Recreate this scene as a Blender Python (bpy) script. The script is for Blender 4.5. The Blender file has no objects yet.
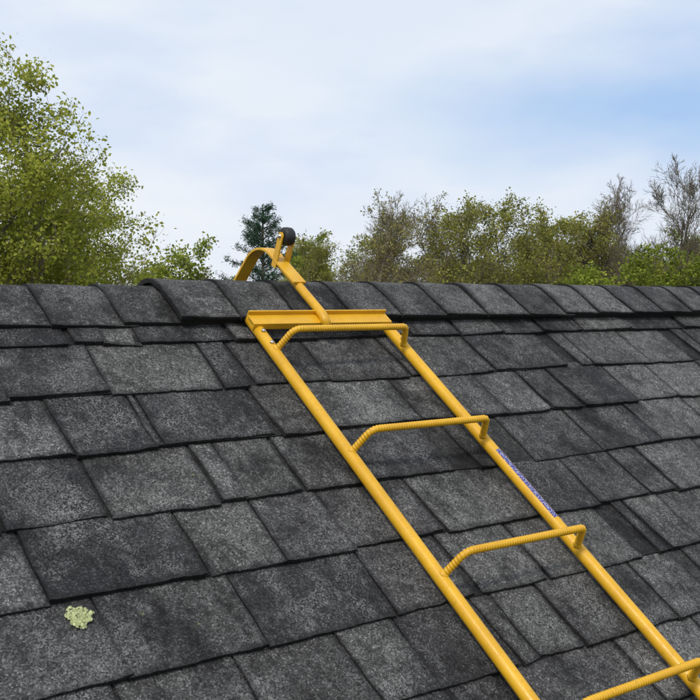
import bpy, math, random
import numpy as np
from mathutils import Vector, Matrix, noise as mnoise
random.seed(7); np.random.seed(7)
scene = bpy.context.scene
col = scene.collection

# ---------------------------------------------------------------- frame
TH = math.radians(35.7)
C, S = math.cos(TH), math.sin(TH)
R = 1.665                      # slope distance of the ridge from the roof origin
YR, ZR = R*C, R*S
GZ = -6.0
def rw(u, v, n):               # roof coordinates -> world
    return (u, v*C-n*S, v*S+n*C)
def rw_far(u, v, n):
    return (u, 2*YR-(v*C-n*S), v*S+n*C)

def new_obj(name, verts, faces, mats=(), parent=None, smooth=False, midx=None):
    me = bpy.data.meshes.new(name)
    me.from_pydata(verts, [], faces)
    for m in mats: me.materials.append(m)
    if midx is not None:
        me.polygons.foreach_set("material_index", np.array(midx, dtype=np.int32))
    if smooth:
        me.polygons.foreach_set("use_smooth", np.ones(len(me.polygons), dtype=bool))
    me.update()
    ob = bpy.data.objects.new(name, me)
    col.objects.link(ob)
    if parent: ob.parent = parent
    return ob
def empty(name):
    e = bpy.data.objects.new(name, None); col.objects.link(e); return e

# ---------------------------------------------------------------- materials
class NT:
    def __init__(s, name):
        s.m = bpy.data.materials.new(name); s.m.use_nodes = True
        s.t = s.m.node_tree; s.t.nodes.clear()
        s.out = s.n('ShaderNodeOutputMaterial')
    def n(s, typ, **kw):
        nd = s.t.nodes.new(typ)
        for k, v in kw.items(): setattr(nd, k, v)
        return nd
    def l(s, a, b): s.t.links.new(a, b)
    def ramp(s, fac, stops):
        r = s.n('ShaderNodeValToRGB'); e = r.color_ramp.elements
        while len(e) < len(stops): e.new(0.5)
        for i, (p, c) in enumerate(stops):
            e[i].position = p; e[i].color = (c[0], c[1], c[2], 1)
        s.l(fac, r.inputs[0]); return r.outputs[0]
    def mix(s, fac, a, b, blend='MIX'):
        m = s.n('ShaderNodeMix', data_type='RGBA', blend_type=blend)
        for sock, val in ((m.inputs[0], fac), (m.inputs[6], a), (m.inputs[7], b)):
            if hasattr(val, 'links'): s.l(val, sock)
            else: sock.default_value = val if not isinstance(val, tuple) else (*val, 1)
        return m.outputs[2]
    def noise(s, scale, detail=2, rough=.5, vec=None):
        nd = s.n('ShaderNodeTexNoise'); nd.inputs['Scale'].default_value = scale
        nd.inputs['Detail'].default_value = detail; nd.inputs['Roughness'].default_value = rough
        if vec is not None: s.l(vec, nd.inputs['Vector'])
        return nd.outputs['Fac']
def g(v): return (v, v, v)

def mat_shingle(name, dark=1.0):
    k = NT(name)
    pos = k.n('ShaderNodeNewGeometry')
    P = pos.outputs['Position']
    isl = pos.outputs['Random Per Island']
    tone = k.ramp(isl, [(0, (.028*dark, .028*dark, .030*dark)), (.3, (.047*dark, .046*dark, .048*dark)), (.7, (.062*dark, .061*dark, .060*dark)), (1, (.098*dark, .097*dark, .097*dark))])
    big = k.noise(4, 3, .65, P)
    w = k.ramp(big, [(.3, (.42, .42, .44)), (.5, (1, 1, .98)), (.7, (1.5, 1.49, 1.45))])
    base = k.mix(1.0, tone, w, 'MULTIPLY')
    mid = k.noise(48, 4, .85, P)
    base = k.mix(1.0, base, k.ramp(mid, [(.3, g(.35)), (.72, g(1.7))]), 'MULTIPLY')
    vor = k.n('ShaderNodeTexVoronoi'); vor.inputs['Scale'].default_value = 430
    k.l(P, vor.inputs['Vector'])
    sep = k.n('ShaderNodeSeparateColor'); k.l(vor.outputs['Color'], sep.inputs[0])
    gr = k.ramp(sep.outputs[0], [(0, g(.4)), (.5, g(.78)), (.8, g(1.25)), (.93, g(2.0)), (1, g(3.2))])
    base = k.mix(1.0, base, gr, 'MULTIPLY')
    mp = k.n('ShaderNodeMapping'); mp.inputs['Rotation'].default_value = (-TH, 0, 0)
    mp.inputs['Scale'].default_value = (1, .38, 1); k.l(P, mp.inputs[0])
    wear = k.noise(12, 5, .8, mp.outputs[0])
    wmask = k.ramp(wear, [(.45, g(0)), (.66, g(1))])
    gm = k.ramp(sep.outputs[1], [(.40, g(0)), (.85, g(.9))])
    wm = k.mix(1.0, wmask, gm, 'MULTIPLY')
    base = k.mix(wm, base, (.225*dark, .225*dark, .218*dark))
    dk = k.ramp(k.noise(7, 4, .8, mp.outputs[0]), [(.32, g(.25)), (.50, g(1))])
    base = k.mix(1.0, base, dk, 'MULTIPLY')
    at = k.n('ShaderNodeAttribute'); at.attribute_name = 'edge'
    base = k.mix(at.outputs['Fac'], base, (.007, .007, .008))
    b = k.n('ShaderNodeBsdfPrincipled'); b.inputs['Roughness'].default_value = .88
    b.inputs['Specular IOR Level'].default_value = .3
    k.l(base, b.inputs['Base Color'])
    bu = k.n('ShaderNodeBump'); bu.inputs['Strength'].default_value = .7; bu.inputs['Distance'].default_value = .0015
    k.l(sep.outputs[2], bu.inputs['Height'])
    bu2 = k.n('ShaderNodeBump'); bu2.inputs['Strength'].default_value = .6; bu2.inputs['Distance'].default_value = .004
    k.l(mid, bu2.inputs['Height']); k.l(bu.outputs[0], bu2.inputs['Normal'])
    k.l(bu2.outputs[0], b.inputs['Normal'])
    k.l(b.outputs[0], k.out.inputs[0])
    return k.m
def mat_plain(name, c, rough=.6, metal=0, nscale=0, namt=.3, bump=0, spec=.5):
    k = NT(name)
    b = k.n('ShaderNodeBsdfPrincipled')
    b.inputs['Roughness'].default_value = rough; b.inputs['Metallic'].default_value = metal
    b.inputs['Specular IOR Level'].default_value = spec
    if nscale:
        P = k.n('ShaderNodeNewGeometry').outputs['Position']
        nz = k.noise(nscale, 3, .65, P)
        k.l(k.ramp(nz, [(.3, tuple(x*(1-namt) for x in c)), (.7, tuple(min(1, x*(1+namt)) for x in c))]), b.inputs['Base Color'])
        if bump:
            bu = k.n('ShaderNodeBump'); bu.inputs['Strength'].default_value = .5; bu.inputs['Distance'].default_value = bump
            k.l(nz, bu.inputs['Height']); k.l(bu.outputs[0], b.inputs['Normal'])
    else: b.inputs['Base Color'].default_value = (*c, 1)
    k.l(b.outputs[0], k.out.inputs[0]); return k.m
def mat_bark(name, c):
    k = NT(name); d = k.n('ShaderNodeBsdfDiffuse')
    P = k.n('ShaderNodeNewGeometry').outputs['Position']
    k.l(k.ramp(k.noise(3, 1, .5, P), [(.3, tuple(x*.7 for x in c)), (.7, tuple(x*1.3 for x in c))]), d.inputs[0])
    k.l(d.outputs[0], k.out.inputs[0]); return k.m
def mat_leaf(name, stops, trans=.35):
    k = NT(name)
    ge = k.n('ShaderNodeNewGeometry')
    c = k.ramp(ge.outputs['Random Per Island'], stops)
    nz = k.noise(.9, 1, .6, ge.outputs['Position'])
    c = k.mix(1.0, c, k.ramp(nz, [(.3, g(.6)), (.7, g(1.3))]), 'MULTIPLY')
    d = k.n('ShaderNodeBsdfDiffuse'); t = k.n('ShaderNodeBsdfTranslucent')
    k.l(c, d.inputs[0]); k.l(c, t.inputs[0])
    m = k.n('ShaderNodeMixShader'); m.inputs[0].default_value = trans
    k.l(d.outputs[0], m.inputs[1]); k.l(t.outputs[0], m.inputs[2]); k.l(m.outputs[0], k.out.inputs[0])
    return k.m
def mat_yellow():
    k = NT('yellow_paint')
    P = k.n('ShaderNodeNewGeometry').outputs['Position']
    b = k.n('ShaderNodeBsdfPrincipled')
    c = k.ramp(k.noise(14, 3, .6, P), [(.3, (.62, .325, .010)), (.7, (.75, .42, .016))])
    grime = k.ramp(k.noise(70, 5, .8, P), [(.57, g(0)), (.76, g(.7))])
    c = k.mix(grime, c, (.25, .14, .03))
    k.l(c, b.inputs['Base Color'])
    k.l(k.ramp(k.noise(40, 3, .6, P), [(.3, g(.30)), (.7, g(.52))]), b.inputs['Roughness'])
    bu = k.n('ShaderNodeBump'); bu.inputs['Strength'].default_value = .3; bu.inputs['Distance'].default_value = .001
    k.l(k.noise(160, 3, .6, P), bu.inputs['Height']); k.l(bu.outputs[0], b.inputs['Normal'])
    k.l(b.outputs[0], k.out.inputs[0]); return k.m

M_SH = mat_shingle('asphalt_shingle')
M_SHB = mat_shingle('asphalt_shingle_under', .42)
M_CAP = mat_shingle('asphalt_ridge_shingle', .92)
M_BLACK = mat_plain('black_plastic', (.010, .010, .011), .6)
M_TAR = mat_plain('roof_felt', (.010, .010, .011), .7)
M_Y = mat_yellow()
M_RUB = mat_plain('black_rubber', (.015, .015, .016), .55)
M_STEEL = mat_plain('zinc_bolt', (.6, .6, .62), .3, 1)

# ---------------------------------------------------------------- house
house = empty('shingled_house')
U0, U1 = -3.0, 9.0
VE = -2.75
def N2(u, v, s=0): return mnoise.noise(Vector((u, v, s)))

class Tabs:
    def __init__(s): s.v = []; s.f = []; s.e = []
    def add(s, fn, u0, u1, vb, vt, nb, nt, th, nu, nv, sl0, sl1, sd, wav=.0020, jag=.0028, ed=.65):
        base = len(s.v); P = []
        cl, cr = random.uniform(-.001, .0055), random.uniform(-.001, .0055)
        skew = random.uniform(-.0050, .0050)
        for j in range(nv+1):
            tj = (j/nv)**1.3
            for i in range(nu+1):
                ti = i/nu
                a = u0+sl0*(1-tj) + N2(vb*9+tj*3, u0*7, sd)*.0030
                b = u1+sl1*(1-tj) + N2(vb*9+tj*3, u1*7, sd+3)*.0030
                u = a+(b-a)*ti
                v = vb+(vt-vb)*tj
                if j == 0: v += N2(u*22, vb*9, sd)*jag+N2(u*110, vb*9, sd)*jag*.6 + skew*(ti-.5)
                n = nb+(nt-nb)*tj+th + N2(u*7, v*9, sd)*wav + (cl*(1-ti)**4+cr*ti**4)*(1-tj)**3
                P.append((u, v, n))
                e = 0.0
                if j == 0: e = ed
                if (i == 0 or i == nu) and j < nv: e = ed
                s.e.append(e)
        s.v += [fn(*p) for p in P]
        w = nu+1
        for j in range(nv):
            for i in range(nu):
                a = base+j*w+i; s.f.append((a, a+1, a+w+1, a+w))
        ring = [j*w for j in range(nv, 0, -1)] + list(range(0, nu+1)) + [j*w+nu for j in range(1, nv+1)]
        b2 = len(s.v)
        for r in ring:
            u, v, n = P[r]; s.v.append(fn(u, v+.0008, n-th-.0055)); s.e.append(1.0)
        for q in range(len(ring)-1):
            s.f.append((base+ring[q], b2+q, b2+q+1, base+ring[q+1]))
    def build(s, name, mat, far=False):
        f = [tuple(reversed(x)) for x in s.f] if far else s.f
        ob = new_obj(name, s.v, f, [mat], house)
        at = ob.data.attributes.new('edge', 'FLOAT', 'POINT')
        at.data.foreach_set('value', np.array(s.e, dtype=np.float32))
        return ob

EXP = .1455
fixed = {2: [.629, .816, 1.051, 1.115, 1.31], 1: [.684, .837, .855, 1.095, 1.23], 0: [.697, .903, .948, 1.071, 1.21],
         -1: [.547, .803, .953, 1.093, 1.30], -2: [.614, .836, 1.088, 1.27], 3: [.50, .60, .79, .86, .93, 1.14]}
def cuts_for(k):
    rnd = random.Random(100+k)
    fx = fixed.get(k)
    def step(): return rnd.choice([.11, .15, .17, .19, .21, .225, .24, .26, .05]) + rnd.uniform(-.012, .012)
    if fx:
        L = list(fx); u = L[0]
        while u > U0: u -= step(); L.insert(0, u)
        u = L[-1]
    else:
        L = [U0-rnd.random()*.2]; u = L[0]
    while u < U1: u += step(); L.append(u)
    return L
near, under = Tabs(), Tabs()
kmin = int((VE-1.032)/EXP)
for k in range(kmin, 4):
    vb = 1.032+EXP*k
    vt = min(vb+EXP+.022, R-.004)
    L = cuts_for(k); rnd = random.Random(500+k)
    u = U0
    while u < U1:
        u2 = min(u+.98, U1)
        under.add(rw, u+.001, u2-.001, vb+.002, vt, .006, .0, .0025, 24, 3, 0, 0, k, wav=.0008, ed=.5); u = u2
    for a, b in zip(L[:-1], L[1:]):
        a2, b2 = max(a, U0), min(b, U1)
        if b2-a2 < .01: continue
        close = (-.2 < a2 < 4.0 and k > -10)
        gap = rnd.choice([.0025, .004, .005, .006, .009])
        if b-a < .07:
            if rnd.random() < .6: continue
        nu = max(3, int((b2-a2)/(.010 if close else .05)))
        near.add(rw, a2+gap/2, b2-gap/2, vb+rnd.uniform(-.006, .004), vt, .0080, .0005, rnd.uniform(.0035, .0075), nu, 7 if close else 3,
                 rnd.uniform(-.009, .009), rnd.uniform(-.009, .009), k)
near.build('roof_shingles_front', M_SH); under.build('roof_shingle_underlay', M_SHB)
far = Tabs()
for k in range(kmin, 4):
    vb = 1.032+EXP*k; L = cuts_for(k+40); vt = min(vb+EXP+.022, R-.004)
    for a, b in zip(L[:-1], L[1:]):
        a2, b2 = max(a, U0), min(b, U1)
        if b2-a2 < .01: continue
        far.add(rw_far, a2+.0015, b2-.0015, vb, vt, .0085, .0005, .0045, 3, 2, 0, 0, k)
far.build('roof_shingles_back', M_SH, True)

def box_from(pts_bottom, pts_top):
    return list(pts_bottom)+list(pts_top), [(3, 2, 1, 0), (4, 5, 6, 7), (0, 1, 5, 4), (1, 2, 6, 5), (2, 3, 7, 6), (3, 0, 4, 7)]
for nm, fn in (('roof_deck_front', rw), ('roof_deck_back', rw_far)):
    q = [(U0-.01, VE-.02), (U1+.01, VE-.02), (U1+.01, R), (U0-.01, R)]
    v, f = box_from([fn(a, b, -.03) for a, b in q], [fn(a, b, -.002) for a, b in q])
    new_obj(nm, v, f, [M_TAR], house)

# ridge caps
def ridge_pt(u, s, off):
    e = .016
    zz = ZR - S*math.sqrt(s*s+e*e) + S*e*.55
    ny, nz = S*s/math.sqrt(s*s+e*e), C
    return (u, YR+C*s+ny*off, zz+nz*off)
capv, capf, cape = [], [], []
def add_cap(u0, off, seed, half=.150):
    rnd = random.Random(seed)
    Lc = EXP+.035; ns, nl = 34, 7; th = .006
    base = len(capv)
    sk = rnd.uniform(-.010, .010); half2 = half+rnd.uniform(-.006, .006)
    P = []
    for j in range(nl+1):
        t = j/nl
        for i in range(ns+1):
            ss = -half2+2*half2*i/ns
            o = off+th+.0065*(1-t) + N2(u0*9+t*2, ss*9, seed)*.0035
            if j == 0: o += .003*abs(N2(ss*14, seed))
            u = u0+Lc*t + (sk*ss/half) + (N2(ss*60, u0*5, 2)*.002 if j == 0 else 0) + .005*N2(ss*9, seed, 1)
            sj = ss*(1-.01*t)+N2(u*60, 3, seed)*.002*(i in (0, ns))
            P.append((u, sj, o))
            cape.append(.7 if (j == 0 or i in (0, ns)) else 0.)
    capv.extend(ridge_pt(*p) for p in P)
    w = ns+1
    for j in range(nl):
        for i in range(ns):
            a = base+j*w+i; capf.append((a+1, a, a+w, a+w+1))
    ring = [j*w for j in range(nl, 0, -1)]+list(range(0, ns+1))+[j*w+ns for j in range(1, nl+1)]
    b2 = len(capv)
    for r in ring:
        u, s_, o = P[r]; capv.append(ridge_pt(u+.0005, s_, o-th-(.006 if r < w else .002))); cape.append(1.)
    for q in range(len(ring)-1):
        capf.append((base+ring[q+1], b2+q+1, b2+q, base+ring[q]))
VENT_U = 1.03
us = []
x = VENT_U-.125
while x > U0-.1: us.append(x); x -= .1455
for x in us: add_cap(x, .006, int(x*1000) % 97)
x = VENT_U
while x < U1: add_cap(x, .0225, int(x*1000) % 89); x += .1465
ob = new_obj('ridge_cap_shingles', capv, capf, [M_CAP], house)
at = ob.data.attributes.new('edge', 'FLOAT', 'POINT'); at.data.foreach_set('value', np.array(cape, dtype=np.float32))
vv, ff = [], []
ns = 30
for uu in (VENT_U+.012, U1):
    for top in (0, 1):
        for i in range(ns+1):
            ss = -.143+.286*i/ns
            vv.append(ridge_pt(uu, ss, .0215 if top else .003))
w = ns+1
for i in range(ns):
    ff += [(w+i, w+i+1, 3*w+i+1, 3*w+i), (i, 2*w+i, 2*w+i+1, i+1), (i, i+1, w+i+1, w+i), (2*w+i+1, 2*w+i, 3*w+i, 3*w+i+1)]
ff += [(0, w, 3*w, 2*w), (ns, 2*w+ns, 3*w+ns, w+ns)]
new_obj('ridge_vent', vv, ff, [M_BLACK], house)

# walls and windows
M_SID = NT('clapboard_siding')
P = M_SID.n('ShaderNodeNewGeometry').outputs['Position']
wv = M_SID.n('ShaderNodeTexWave', wave_type='BANDS', bands_direction='Z', wave_profile='SAW'); wv.inputs['Scale'].default_value = 2.6
M_SID.l(P, wv.inputs['Vector'])
bs = M_SID.n('ShaderNodeBsdfPrincipled'); bs.inputs['Roughness'].default_value = .6; bs.inputs['Base Color'].default_value = (.5, .49, .45, 1)
bb = M_SID.n('ShaderNodeBump'); bb.inputs['Distance'].default_value = .015
M_SID.l(wv.outputs['Fac'], bb.inputs['Height']); M_SID.l(bb.outputs[0], bs.inputs['Normal']); M_SID.l(bs.outputs[0], M_SID.out.inputs[0])
M_TRIM = mat_plain('white_trim', (.75, .75, .73), .5)
M_GL = mat_plain('window_glass', (.03, .04, .05), .08)
ex, ey = .3, VE*C+.35
yf, yb = ey, 2*YR-ey
ztop = VE*S+.35*S/C-.06
wx0, wx1 = U0+ex, U1-ex
pz = ZR-.06
V = [(wx0, yf, GZ), (wx1, yf, GZ), (wx1, yb, GZ), (wx0, yb, GZ), (wx0, yf, ztop), (wx1, yf, ztop), (wx1, yb, ztop), (wx0, yb, ztop), (wx0, YR, pz), (wx1, YR, pz)]
F = [(0, 1, 5, 4), (2, 3, 7, 6), (1, 2, 6, 9, 5), (3, 0, 4, 8, 7)]
new_obj('walls', V, F, [M_SID.m], house)
def cube(name, c, d, mat, parent):
    x, y, z = c; a, b, h = [q/2 for q in d]
    v, f = box_from([(x-a, y-b, z-h), (x+a, y-b, z-h), (x+a, y+b, z-h), (x-a, y+b, z-h)], [(x-a, y-b, z+h), (x+a, y-b, z+h), (x+a, y+b, z+h), (x-a, y+b, z+h)])
    return new_obj(name, v, f, [mat], parent)
for yy, sg in ((yf, -1), (yb, 1)):
    for xx in (-.8, 1.6, 4.2, 7):
        cube('window_frame', (xx, yy+sg*.02, -3.6), (1.1, .06, 1.4), M_TRIM, house)
        cube('window_pane', (xx, yy+sg*.035, -3.28), (.94, .06, .58), M_GL, house)
        cube('window_pane', (xx, yy+sg*.035, -3.95), (.94, .06, .58), M_GL, house)
cube('front_door', (2.9, yf-.02, -4.95), (1, .08, 2.1), mat_plain('door_paint', (.2, .04, .03), .4), house)
for nm, yy in (('fascia_front', VE*C-.02), ('fascia_back', 2*YR-VE*C+.02)):
    cube(nm, ((U0+U1)/2, yy, VE*S-.10), (U1-U0, .03, .18), M_TRIM, house)

# ---------------------------------------------------------------- lichen
M_LI = mat_plain('lichen_crust', (.42, .45, .23), .95, nscale=260, namt=.5, bump=.003, spec=.1)
def lichen(uc, vc, rad, sd, n=70, nbase=.0135):
    rnd = random.Random(sd); v, f = [], []
    for q in range(n):
        a = rnd.uniform(0, 6.28); r = rad*math.sqrt(rnd.random())*(1+.18*math.sin(a*3+sd)+.1*math.sin(a*7))
        cx, cy = uc+r*math.cos(a), vc+r*math.sin(a)
        rr = rad*rnd.uniform(.07, .17); b0 = len(v); K = 9
        hz = nbase+rnd.uniform(.0005, .0025)
        v.append(rw(cx, cy, hz+.0006))
        for t in range(K):
            aa = 6.283*t/K; q_ = rr*rnd.uniform(.6, 1.25)
            v.append(rw(cx+q_*math.cos(aa), cy+q_*math.sin(aa), hz-.0010))
        for t in range(K): f.append((b0, b0+1+t, b0+1+(t+1) % K))
    return new_obj('lichen_patch', v, f, [M_LI])
lichen(.583, .855, .0175, 1, 260)
lichen(.672, .838, .0032, 2, 24, .015)
lichen(.875, 1.10, .0028, 4, 20, .0125)
lichen(.745, .80, .0028, 3, 20, .0165)

# ---------------------------------------------------------------- roof ladder
ladder = empty('roof_ladder')
def sweep(name, pts, rad, sides=14, mat=M_Y, twist=0, pitch=.009, parent=ladder, cap=True):
    pts = [Vector(p) for p in pts]; v, f = [], []
    t0 = (pts[1]-pts[0]).normalized()
    nrm = t0.orthogonal().normalized(); sl = 0
    for i, p in enumerate(pts):
        t = (pts[min(i+1, len(pts)-1)]-pts[max(i-1, 0)]).normalized()
        nrm = (nrm-t*nrm.dot(t)).normalized(); bn = t.cross(nrm)
        if i: sl += (p-pts[i-1]).length
        r0 = rad[i] if isinstance(rad, (list, tuple)) else rad
        for k in range(sides):
            a = 2*math.pi*k/sides; r = r0
            if twist:
                r += twist*max(-.4, math.sin(2*math.pi*sl/pitch+a*1))
            v.append(tuple(p+nrm*math.cos(a)*r+bn*math.sin(a)*r))
    for i in range(len(pts)-1):
        for k in range(sides):
            a = i*sides+k; b = i*sides+(k+1) % sides
            f.append((a, b, b+sides, a+sides))
    if cap:
        f.append(tuple(reversed(range(sides)))); f.append(tuple(range((len(pts)-1)*sides, len(pts)*sides)))
    return new_obj(name, v, f, [mat], parent, True)
def fillet(corners, rads, step=.0015):
    P = [Vector(c) for c in corners]; out = [P[0]]
    for i in range(1, len(P)-1):
        a, b, c = P[i-1], P[i], P[i+1]; r = rads[i-1]
        d1, d2 = (a-b).normalized(), (c-b).normalized()
        ang = d1.angle(d2); tl = r/math.tan(ang/2)
        p1, p2 = b+d1*tl, b+d2*tl
        cen = b+(d1+d2).normalized()*(r/math.sin(ang/2))
        v1, v2 = p1-cen, p2-cen; tot = v1.angle(v2); ax = v1.cross(v2).normalized()
        m = max(4, int(r*tot/step))
        for q in range(m+1): out.append(cen+Matrix.Rotation(tot*q/m, 3, ax) @ v1)
    out.append(P[-1])
    res = [out[0]]
    for a, b in zip(out[:-1], out[1:]):
        L = (b-a).length; m = max(1, int(L/step))
        for q in range(1, m+1): res.append(a+(b-a)*q/m)
    return res
UL, UR_, VT, NR = 1.197, 1.549, 1.515, .031
VB = -1.9
for nm, uu in (('rail_left', UL), ('rail_right', UR_)):
    m = 40
    sweep(nm, [rw(uu, VT+(VB-VT)*q/m, NR) for q in range(m+1)], .0127, 20)
k = 0; vr = 1.40
while vr > VB+.05:
    H = .060
    p = fillet([rw(UL+.002, vr, NR+.006), rw(UL+.026, vr, NR+H), rw(UR_-.026, vr, NR+H), rw(UR_-.006, vr, NR+.006)], [.026, .013], .001)
    sweep('rung_%d' % (k+1), p, .0067, 12, twist=.0008, pitch=.0062)
    for uu in (UL+.002, UR_-.006):
        sweep('weld', [rw(uu, vr, NR+.0085), rw(uu, vr, NR+.0125), rw(uu, vr, NR+.0145)], [.0095, .0088, .0065], 12)
    vr -= .311; k += 1
def prism(name, prof, u0, u1, mat=M_Y, bev=.0008, parent=ladder):
    n = len(prof)
    v = [rw(u0, a, b) for a, b in prof]+[rw(u1, a, b) for a, b in prof]
    f = [tuple(range(n)), tuple(reversed(range(n, 2*n)))]+[(i, i+n, (i+1) % n+n, (i+1) % n) for i in range(n)]
    ob = new_obj(name, v, f, [mat], parent)
    bm = ob.modifiers.new('b', 'BEVEL'); bm.width = bev; bm.segments = 2; bm.limit_method = 'ANGLE'
    return ob
nt = NR+.0127
va = 1.474
prism('top_cross_channel', [(va, nt-.010), (va, nt+.005), (va+.032, nt+.005), (va+.032, nt+.014), (va+.036, nt+.014), (va+.036, nt+.0005), (va+.0045, nt+.0005), (va+.0045, nt-.010)], UL-.016, UR_+.006)
for uu in (UL, UR_):
    for vv_ in (va-.018, va-.058):
        sweep('bolt', [rw(uu-.002, vv_, NR+.0115), rw(uu-.002, vv_, NR+.0165)], .0045, 6, M_STEEL)
UM = 1.362
NB = nt+.011
vend = 1.708
sweep('hook_arm', fillet([rw(UM, 1.462, NB-.006), rw(UM, 1.488, NB+.004), rw(UM, vend, NB+.001)], [.05], .01), .0105, 16)
def strap(name, path, width, thick, uc):
    v, f = [], []
    n = len(path)
    for i, p in enumerate(path):
        a = Vector(path[max(i-1, 0)]); b = Vector(path[min(i+1, n-1)]); t = (b-a).normalized(); nn = Vector((-t.y, t.x))
        for (du, dn) in ((-width/2, -thick/2), (width/2, -thick/2), (width/2, thick/2), (-width/2, thick/2)):
            q = Vector(p)+nn*dn
            v.append((uc+du, q.x, q.y))
    for i in range(n-1):
        for k in range(4):
            a = i*4+k; b = i*4+(k+1) % 4; f.append((a, b, b+4, a+4))
    f += [(3, 2, 1, 0), tuple((n-1)*4+k for k in range(4))]
    ob = new_obj(name, v, f, [M_Y], ladder)
    bm = ob.modifiers.new('b', 'BEVEL'); bm.width = .001; bm.segments = 2; bm.limit_method = 'ANGLE'
    return ob
def yz(v, n): w = rw(0, v, n); return Vector((w[1], w[2], 0))
A = yz(1.60, NB+.012); B = yz(vend+.078, NB+.006)
fard = Vector((C, -S, 0)); farn = Vector((S, C, 0))
def far_h(p): return (p-Vector((YR, ZR, 0))).dot(farn)
D1 = B+fard*.15-farn*.02
D2 = D1+fard*.13; D2 = D2-farn*(far_h(D2)-.034)
pp = fillet([A, B, D1, D2], [.080, .12], .004)
strap('ridge_hook_strap', [(q.x, q.y) for q in pp], .034, .006, UM-.002)
e = D2
sweep('hook_shoe', [(UM-.12, e.x, e.y), (UM+.12, e.x, e.y)], .013, 14)
vb_ = 1.690
wc = (1.706, .122)
def plate(name, u0, u1, v0, n0, v1, n1, wd):
    d = Vector((v1-v0, n1-n0)).normalized(); nn = Vector((-d.y, d.x))
    a0, a1 = Vector((v0, n0))-nn*wd/2, Vector((v0, n0))+nn*wd/2
    top = [Vector((v1, n1))+nn*wd/2*math.cos(math.pi*q/8)+d*wd/2*math.sin(math.pi*q/8) for q in range(9)]
    prof = [(a0.x, a0.y)]+[(p.x, p.y) for p in reversed(top)]+[(a1.x, a1.y)]
    prism(name, prof, u0, u1, bev=.0006)
for nm, du in (('wheel_bracket_left', -.0185), ('wheel_bracket_right', .0145)):
    plate(nm, UM+du, UM+du+.004, vb_, NB-.006, wc[0], wc[1], .019)
prof = [(-.0125, .012), (-.0125, .018), (-.009, .0208), (0, .0215), (.009, .0208), (.0125, .018), (.0125, .012)]
v, f = [], []; K = 32
for q in range(K):
    a = 2*math.pi*q/K
    for (du, r) in [(-.0125, .003)]+prof+[(.0125, .003)]:
        v.append(rw(UM+du, wc[0]+r*math.cos(a), wc[1]+r*math.sin(a)))
w = len(prof)+2
for q in range(K):
    for i in range(w-1):
        a = q*w+i; b = ((q+1) % K)*w+i; f.append((a, a+1, b+1, b))
new_obj('wheel', v, f, [M_RUB], ladder, True)
sweep('wheel_axle', [rw(UM-.023, *wc), rw(UM+.023, *wc)], .004, 6, M_STEEL)
MS = NT('label_print')
P = MS.n('ShaderNodeAttribute'); P.attribute_name = 'lab'
nz = MS.n('ShaderNodeTexNoise'); nz.inputs['Scale'].default_value = 1; nz.inputs['Detail'].default_value = 0
mp = MS.n('ShaderNodeMapping'); mp.inputs['Scale'].default_value = (70, 2.5, 1); MS.l(P.outputs['Vector'], mp.inputs[0]); MS.l(mp.outputs[0], nz.inputs['Vector'])
c = MS.ramp(nz.outputs['Fac'], [(.50, (.045, .045, .22)), (.60, (.30, .30, .44))])
bs = MS.n('ShaderNodeBsdfPrincipled'); bs.inputs['Roughness'].default_value = .35; MS.l(c, bs.inputs['Base Color']); MS.l(bs.outputs[0], MS.out.inputs[0])
v, f, lab = [], [], []
for i in range(21):
    vv_ = .850+.195*i/20
    for j in range(9):
        a = math.radians(72+50*j/8)
        v.append(rw(UR_+.0130*math.cos(a), vv_, NR+.0130*math.sin(a))); lab += [i/20, j/8, 0]
for i in range(20):
    for j in range(8):
        a = i*9+j; f.append((a, a+9, a+10, a+1))
ob = new_obj('label', v, f, [MS.m], ladder, True)
at = ob.data.attributes.new('lab', 'FLOAT_VECTOR', 'POINT'); at.data.foreach_set('vector', np.array(lab, dtype=np.float32))

# ---------------------------------------------------------------- ground
k = NT('grass_ground')
P = k.n('ShaderNodeNewGeometry').outputs['Position']
c = k.ramp(k.noise(.15, 6, .6, P), [(.3, (.05, .07, .02)), (.7, (.10, .11, .04))])
b = k.n('ShaderNodeBsdfDiffuse'); k.l(c, b.inputs[0]); k.l(b.outputs[0], k.out.inputs[0])
new_obj('ground', [(-900, -900, GZ), (900, -900, GZ), (900, 900, GZ), (-900, 900, GZ)], [(0, 1, 2, 3)], [k.m])

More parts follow.
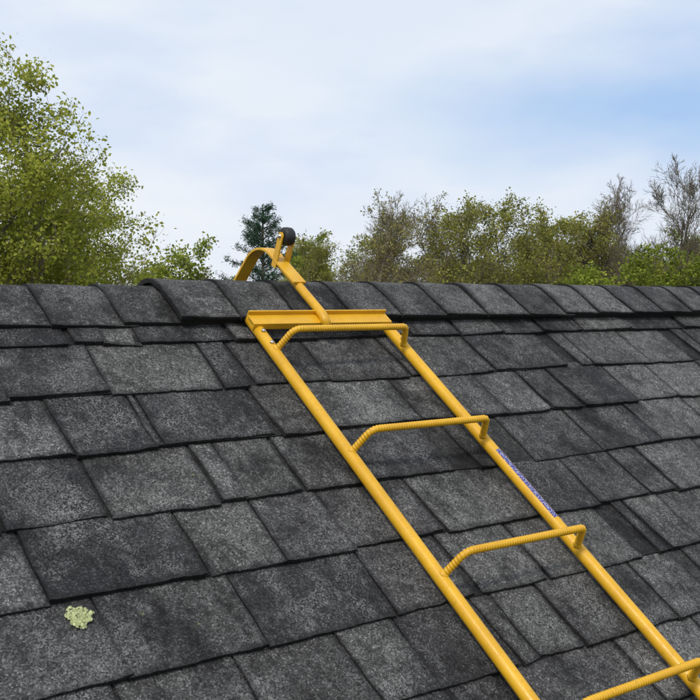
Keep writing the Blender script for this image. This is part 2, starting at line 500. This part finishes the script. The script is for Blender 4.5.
# ---------------------------------------------------------------- trees
M_BARK = mat_bark('bark', (.13, .11, .09))
M_TWIG = mat_bark('twig_bark', (.19, .16, .12))
def leaves_mesh(centers, size, n_each, spreadr, rs, elong=1.5):
    c = np.repeat(np.array(centers), n_each, axis=0)
    N = len(c)
    d = rs.normal(size=(N, 3)); c = c+d*spreadr
    a = rs.normal(size=(N, 3)); a /= np.linalg.norm(a, axis=1)[:, None]
    b = rs.normal(size=(N, 3)); b = np.cross(a, b); b /= np.linalg.norm(b, axis=1)[:, None]
    s = size*rs.uniform(.6, 1.35, N)[:, None]
    return np.stack([c-a*s*elong/2, c+b*s/2, c+a*s*elong/2, c-b*s/2], axis=1).reshape(-1, 3)
def tree_mesh(name, seed, H, r0, nch, ratio, angs, trop, leaf=None, mats=None, trunk_frac=.75, start=.25, wob=.16, minr=.004):
    rnd = random.Random(seed); V, F = [], []; tips = []
    def tube(pts, rad, sides):
        b0 = len(V)
        for i, p in enumerate(pts):
            t = (pts[min(i+1, len(pts)-1)]-pts[max(i-1, 0)]).normalized()
            n = t.orthogonal().normalized(); bn = t.cross(n)
            for q in range(sides):
                a = 6.2832*q/sides
                V.append(tuple(p+(n*math.cos(a)+bn*math.sin(a))*rad[i]))
        for i in range(len(pts)-1):
            for q in range(sides):
                a = b0+i*sides+q; b = b0+i*sides+(q+1) % sides
                F.append((a, b, b+sides, a+sides))
    ML = len(nch)
    def grow(p, d, L, r, lvl):
        ns = (9, 6, 4, 3, 2)[min(lvl, 4)]
        pts, rad, ds = [p.copy()], [r], [d.copy()]
        for i in range(ns):
            rv = Vector((rnd.gauss(0, 1), rnd.gauss(0, 1), rnd.gauss(0, 1)))*wob*(.45 if lvl == 0 else 1)
            d = (d+rv+Vector((0, 0, trop[min(lvl, len(trop)-1)]))).normalized()
            p = p+d*(L/ns); pts.append(p.copy()); ds.append(d.copy())
            rad.append(max(minr*.6, r*(1-.8*(i+1)/ns)))
        tube(pts, rad, (8, 6, 4, 3, 3)[min(lvl, 4)])
        if lvl >= ML-1:
            tips.extend(tuple(q) for q in pts[1:])
        if lvl < ML:
            n = nch[lvl]
            for j in range(n):
                t = start+(1-start)*((j+rnd.random())/n) if lvl == 0 else rnd.uniform(.2, 1)
                x = t*ns; i = min(int(x), ns-1); fr = x-i
                q = pts[i].lerp(pts[i+1], fr); dd = ds[i+1]
                ang = math.radians(rnd.uniform(*angs[min(lvl, len(angs)-1)]))
                ax = Matrix.Rotation(rnd.uniform(0, 6.2832), 3, dd) @ dd.orthogonal().normalized()
                cd = Matrix.Rotation(ang, 3, ax) @ dd
                cr = max(minr, (rad[i]*(1-fr)+rad[i+1]*fr)*rnd.uniform(.45, .7))
                cl = L*ratio[min(lvl, len(ratio)-1)]*rnd.uniform(.75, 1.2)*(1.2-.65*t if lvl == 0 else 1.1-.35*t)
                grow(q, cd.normalized(), cl, cr, lvl+1)
    grow(Vector((0, 0, 0)), Vector((rnd.uniform(-.05, .05), rnd.uniform(-.05, .05), 1)).normalized(), H*trunk_frac, r0, 0)
    nb = len(F); midx = [0]*nb
    Va = np.array(V)
    if leaf:
        rs = np.random.RandomState(seed)
        tp = np.array(tips)
        if leaf.get('keep', 1) < 1: tp = tp[rs.rand(len(tp)) < leaf['keep']]
        lv = leaves_mesh(tp, leaf['size'], leaf['n'], leaf['spread'], rs)
        o = len(Va); Va = np.concatenate([Va, lv]); nl = len(lv)//4
        F = F+[tuple(x) for x in (np.arange(nl*4).reshape(-1, 4)+o).tolist()]
        midx += [1]*nl
    Va *= H/np.percentile(Va[:, 2], 99.95)
    me = bpy.data.meshes.new(name)
    me.from_pydata(Va.tolist(), [], F)
    for m in mats: me.materials.append(m)
    me.polygons.foreach_set('material_index', np.array(midx, dtype=np.int32))
    me.update(); return me
def place(name, me, az, dist, rot=0, sc=1, parent=None, sx=None):
    ob = bpy.data.objects.new(name, me); col.objects.link(ob)
    a = math.radians(az)
    ob.location = (dist*math.sin(a), dist*math.cos(a), GZ)
    ob.rotation_euler = (0, 0, rot); ob.scale = (sx or sc, sx or sc, sc)
    if parent: ob.parent = parent
    return ob
L_MAPLE = mat_leaf('leaf_spring_maple', [(0, (.21, .25, .035)), (.5, (.34, .37, .055)), (1, (.47, .47, .10))], .45)
L_OLIVE = mat_leaf('leaf_olive', [(0, (.18, .20, .04)), (.5, (.29, .29, .065)), (1, (.38, .36, .10))], .4)
L_GREEN = mat_leaf('leaf_green', [(0, (.14, .19, .03)), (.5, (.24, .29, .045)), (1, (.36, .39, .07))], .4)
L_BUD = mat_leaf('leaf_bud', [(0, (.22, .19, .07)), (.6, (.31, .29, .09)), (1, (.36, .37, .11))], .35)
L_PINE = mat_leaf('pine_needles', [(0, (.022, .055, .032)), (.6, (.048, .095, .062)), (1, (.09, .15, .10))], .15)

m_maple = tree_mesh('maple_tree', 11, 10.8, .16, [26, 9, 6, 4], [.40, .5, .5, .5], [(28, 60), (28, 58), (30, 65)], [.02, .09, .06, .03],
                    dict(size=.046, n=4, spread=.085), [M_BARK, L_MAPLE], .86, .18)
place('maple_tree', m_maple, 18.6, 18, 2.0, 1.03, None, 1.12)
place('maple_tree.001', m_maple, 23.6, 22, 4.4, .91, None, .95)
place('maple_tree.002', m_maple, 15.2, 21, 5.1, 1.02, None, 1.0)
m_a = tree_mesh('spring_tree_a', 21, 10, .12, [20, 8, 6, 4], [.36, .5, .5, .5], [(30, 55), (25, 55), (25, 60)], [.02, .12, .08, .05],
                dict(size=.062, n=2, spread=.10, keep=.6), [M_TWIG, L_OLIVE], .88, .2)
m_b = tree_mesh('budding_tree_b', 33, 10, .13, [20, 9, 7, 4], [.38, .5, .5, .45], [(25, 50), (25, 50), (25, 50)], [.02, .12, .09, .07],
                dict(size=.055, n=1, spread=.06, keep=.5), [M_TWIG, L_BUD], .88, .2, minr=.007)
m_c = tree_mesh('leafy_tree_c', 45, 10, .12, [20, 8, 6, 3], [.38, .5, .5, .5], [(35, 65), (30, 60), (30, 60)], [.02, .06, .04, .02],
                dict(size=.09, n=3, spread=.14), [M_TWIG, L_GREEN], .86, .15)
m_d = tree_mesh('bare_tree_d', 57, 10, .12, [18, 9, 7, 6], [.38, .5, .5, .5], [(22, 42), (22, 42), (22, 48)], [.02, .12, .10, .08],
                None, [M_TWIG], .9, .25, minr=.0065)
def pine_mesh(H, seed):
    rnd = random.Random(seed); V, F, tips = [], [], []
    def tube(a, b, r1, r2, s=4):
        t = (b-a).normalized(); n = t.orthogonal().normalized(); bn = t.cross(n); b0 = len(V)
        for p, r in ((a, r1), (b, r2)):
            for q in range(s):
                an = 6.2832*q/s; V.append(tuple(p+(n*math.cos(an)+bn*math.sin(an))*r))
        for q in range(s): F.append((b0+q, b0+(q+1) % s, b0+s+(q+1) % s, b0+s+q))
    tube(Vector((0, 0, 0)), Vector((0, 0, H)), .17, .02, 8)
    z = H*.35
    while z < H-.05:
        f_ = (H-z)/(H*.8)
        for q in range(rnd.randint(5, 7)):
            a = rnd.uniform(0, 6.283); L = (.15+2.6*f_**.72)*rnd.uniform(.6, 1.15)
            p = Vector((0, 0, z+rnd.uniform(-.1, .1))); d = Vector((math.cos(a), math.sin(a), .38*(1-f_)+.05)).normalized()
            e = p+d*L; e.z += .12*L; tube(p, e, .025, .006)
            for t in range(int(5+18*L)):
                tt = rnd.uniform(.25, 1)
                c_ = p.lerp(e, tt); sd_ = Vector((-d.y, d.x, .1))*rnd.uniform(-1, 1)*(.30*L*(1.1-tt)+.06)
                tips.append(tuple(c_+sd_+Vector((0, 0, rnd.uniform(-.03, .07)))))
        z += .30
    rs = np.random.RandomState(seed); lv = leaves_mesh(np.array(tips), .022, 9, .06, rs, 6.)
    o = len(V); Va = np.concatenate([np.array(V), lv]); nl = len(lv)//4
    mi = [0]*len(F)+[1]*nl; F += [tuple(x) for x in (np.arange(nl*4).reshape(-1, 4)+o).tolist()]
    me = bpy.data.meshes.new('pine_tree'); me.from_pydata(Va.tolist(), [], F)
    me.materials.append(M_BARK); me.materials.append(L_PINE)
    me.polygons.foreach_set('material_index', np.array(mi, dtype=np.int32)); me.update()
    return me
place('pine_tree', pine_mesh(10.15, 4), 33.6, 35)

place('bare_tree', m_d, 55.9, 42, 1.0, 1.24)
place('bare_tree.001', m_d, 51.9, 46, 2.6, 1.22)
place('bare_tree.002', m_d, 40.2, 42, 3.6, 1.13)
place('budding_tree', m_b, 38.6, 40, .5, 1.10)
place('budding_tree.001', m_b, 42.0, 43, 2.1, 1.14)
place('budding_tree.002', m_b, 53.6, 46, 4.1, 1.12)
place('spring_tree', m_a, 44.2, 41, .2, 1.09)
place('spring_tree.001', m_a, 46.6, 44, 2.2, 1.14)
place('spring_tree.002', m_a, 49.0, 42, 5.2, 1.07)
place('spring_tree.003', m_a, 36.4, 44, 4.0, .97)
place('spring_tree.004', m_a, 51.2, 45, 1.2, 1.08)
place('leafy_tree', m_c, 30.0, 36, 1.0, .90)
place('leafy_tree.001', m_c, 53.2, 39, 2.0, .89, None, 1.1)
place('leafy_tree.002', m_c, 56.2, 38, 4.0, .88, None, 1.1)

mass = empty('distant_trees')
rnd = random.Random(3)
az = 2
while az < 76:
    for (d0, h) in ((54, .95), (76, 1.12)):
        me = rnd.choice([m_a, m_b, m_c, m_a, m_c]); sc = h*rnd.uniform(.86, 1.10)
        if az < 35: sc *= .77
        place('distant_tree', me, az+rnd.uniform(-1.2, 1.2), d0+rnd.uniform(-4, 4), rnd.uniform(0, 6.28), sc, mass, sc*1.25)
    az += 2.5
az = 5
while az < 74:
    sc = rnd.uniform(.72, .86)*(.92 if az < 40 else 1.04)
    place('understorey_shrub', m_c if rnd.random() < .6 else m_a, az, 48+rnd.uniform(-3, 3), rnd.uniform(0, 6.28), sc, mass, sc*1.2)
    az += 2.5

# ---------------------------------------------------------------- world + sun
w = bpy.data.worlds.new('World'); scene.world = w; w.use_nodes = True
nt_ = w.node_tree; nt_.nodes.clear()
class WT(NT):
    def __init__(s): s.t = nt_
k = WT()
out = k.n('ShaderNodeOutputWorld'); bg = k.n('ShaderNodeBackground'); bg.inputs[1].default_value = .1
sundir = Vector((-.55, -.35, .80)).normalized()
sky = k.n('ShaderNodeTexSky', sky_type='NISHITA'); sky.sun_disc = False
sky.sun_elevation = math.asin(sundir.z); sky.sun_rotation = math.atan2(sundir.x, sundir.y)
tc = k.n('ShaderNodeTexCoord').outputs['Generated']
mp = k.n('ShaderNodeMapping'); mp.inputs['Scale'].default_value = (1, 1, 2.6); k.l(tc, mp.inputs[0])
nz = k.noise(2.2, 6, .5, mp.outputs[0])
f1 = k.ramp(nz, [(.33, g(0)), (.62, g(1))])
bd = Vector((math.sin(math.radians(54)), math.cos(math.radians(54)), math.tan(math.radians(10)))).normalized()
sub = k.n('ShaderNodeVectorMath', operation='SUBTRACT'); k.l(tc, sub.inputs[0]); sub.inputs[1].default_value = bd
wob_ = k.n('ShaderNodeTexNoise'); wob_.inputs['Scale'].default_value = 6; wob_.inputs['Detail'].default_value = 5; k.l(mp.outputs[0], wob_.inputs['Vector'])
wa = k.n('ShaderNodeVectorMath', operation='MULTIPLY_ADD'); k.l(wob_.outputs['Color'], wa.inputs[0]); wa.inputs[1].default_value = (.18, .18, .08); k.l(sub.outputs[0], wa.inputs[2])
wa2 = k.n('ShaderNodeVectorMath', operation='SUBTRACT'); k.l(wa.outputs[0], wa2.inputs[0]); wa2.inputs[1].default_value = (.09, .09, .04)
sc_ = k.n('ShaderNodeVectorMath', operation='MULTIPLY'); k.l(wa2.outputs[0], sc_.inputs[0]); sc_.inputs[1].default_value = (3.2, 3.2, 13)
ln = k.n('ShaderNodeVectorMath', operation='LENGTH'); k.l(sc_.outputs[0], ln.inputs[0])
patch = k.ramp(ln.outputs['Value'], [(.15, g(1)), (1.0, g(0))])
dens = k.mix(patch, k.mix(.75, f1, g(1)), k.mix(.25, g(.02), f1))
cloudc = k.ramp(k.noise(3.1, 5, .5, mp.outputs[0]), [(.38, (6.9, 7.8, 9.4)), (.56, (8.8, 9.2, 9.7))])
blue = k.mix(.8, sky.outputs[0], (3.9, 6.0, 9.4))
fin = k.mix(dens, blue, cloudc)
sz = k.n('ShaderNodeSeparateXYZ'); k.l(tc, sz.inputs[0])
haze = k.ramp(sz.outputs[2], [(0, g(.6)), (.09, g(.28)), (.15, g(0))])
fin = k.mix(haze, fin, (8.4, 8.8, 9.4))
k.l(fin, bg.inputs[0]); k.l(bg.outputs[0], out.inputs[0])
sl = bpy.data.lights.new('sun', 'SUN'); sl.energy = 2.2; sl.angle = math.radians(10); sl.color = (1, .95, .87)
so = bpy.data.objects.new('sun', sl); col.objects.link(so)
so.rotation_euler = sundir.to_track_quat('Z', 'Y').to_euler()

# ---------------------------------------------------------------- camera
F_ = 1050.
Uc = Vector((1359, 50, -F_)).normalized()
Vc = Vector((-850, 1050, -F_)); Vc = (Vc-Uc*Vc.dot(Uc)).normalized()
Nc = Uc.cross(Vc)
Yc = Vc*C-Nc*S; Zc = Vc*S+Nc*C
Rm = Matrix((Uc, Yc, Zc))
h = 1.17
cam = bpy.data.cameras.new('camera'); co = bpy.data.objects.new('camera', cam); col.objects.link(co)
M = Rm.to_4x4(); M.translation = Vector(rw(0, 0, h)); co.matrix_world = M
cam.sensor_width = 36; cam.lens = 36*F_/700; cam.clip_end = 3000; cam.clip_start = .05
scene.camera = co
scene.view_settings.view_transform = 'Standard'; scene.view_settings.look = 'None'; scene.view_settings.exposure = 0
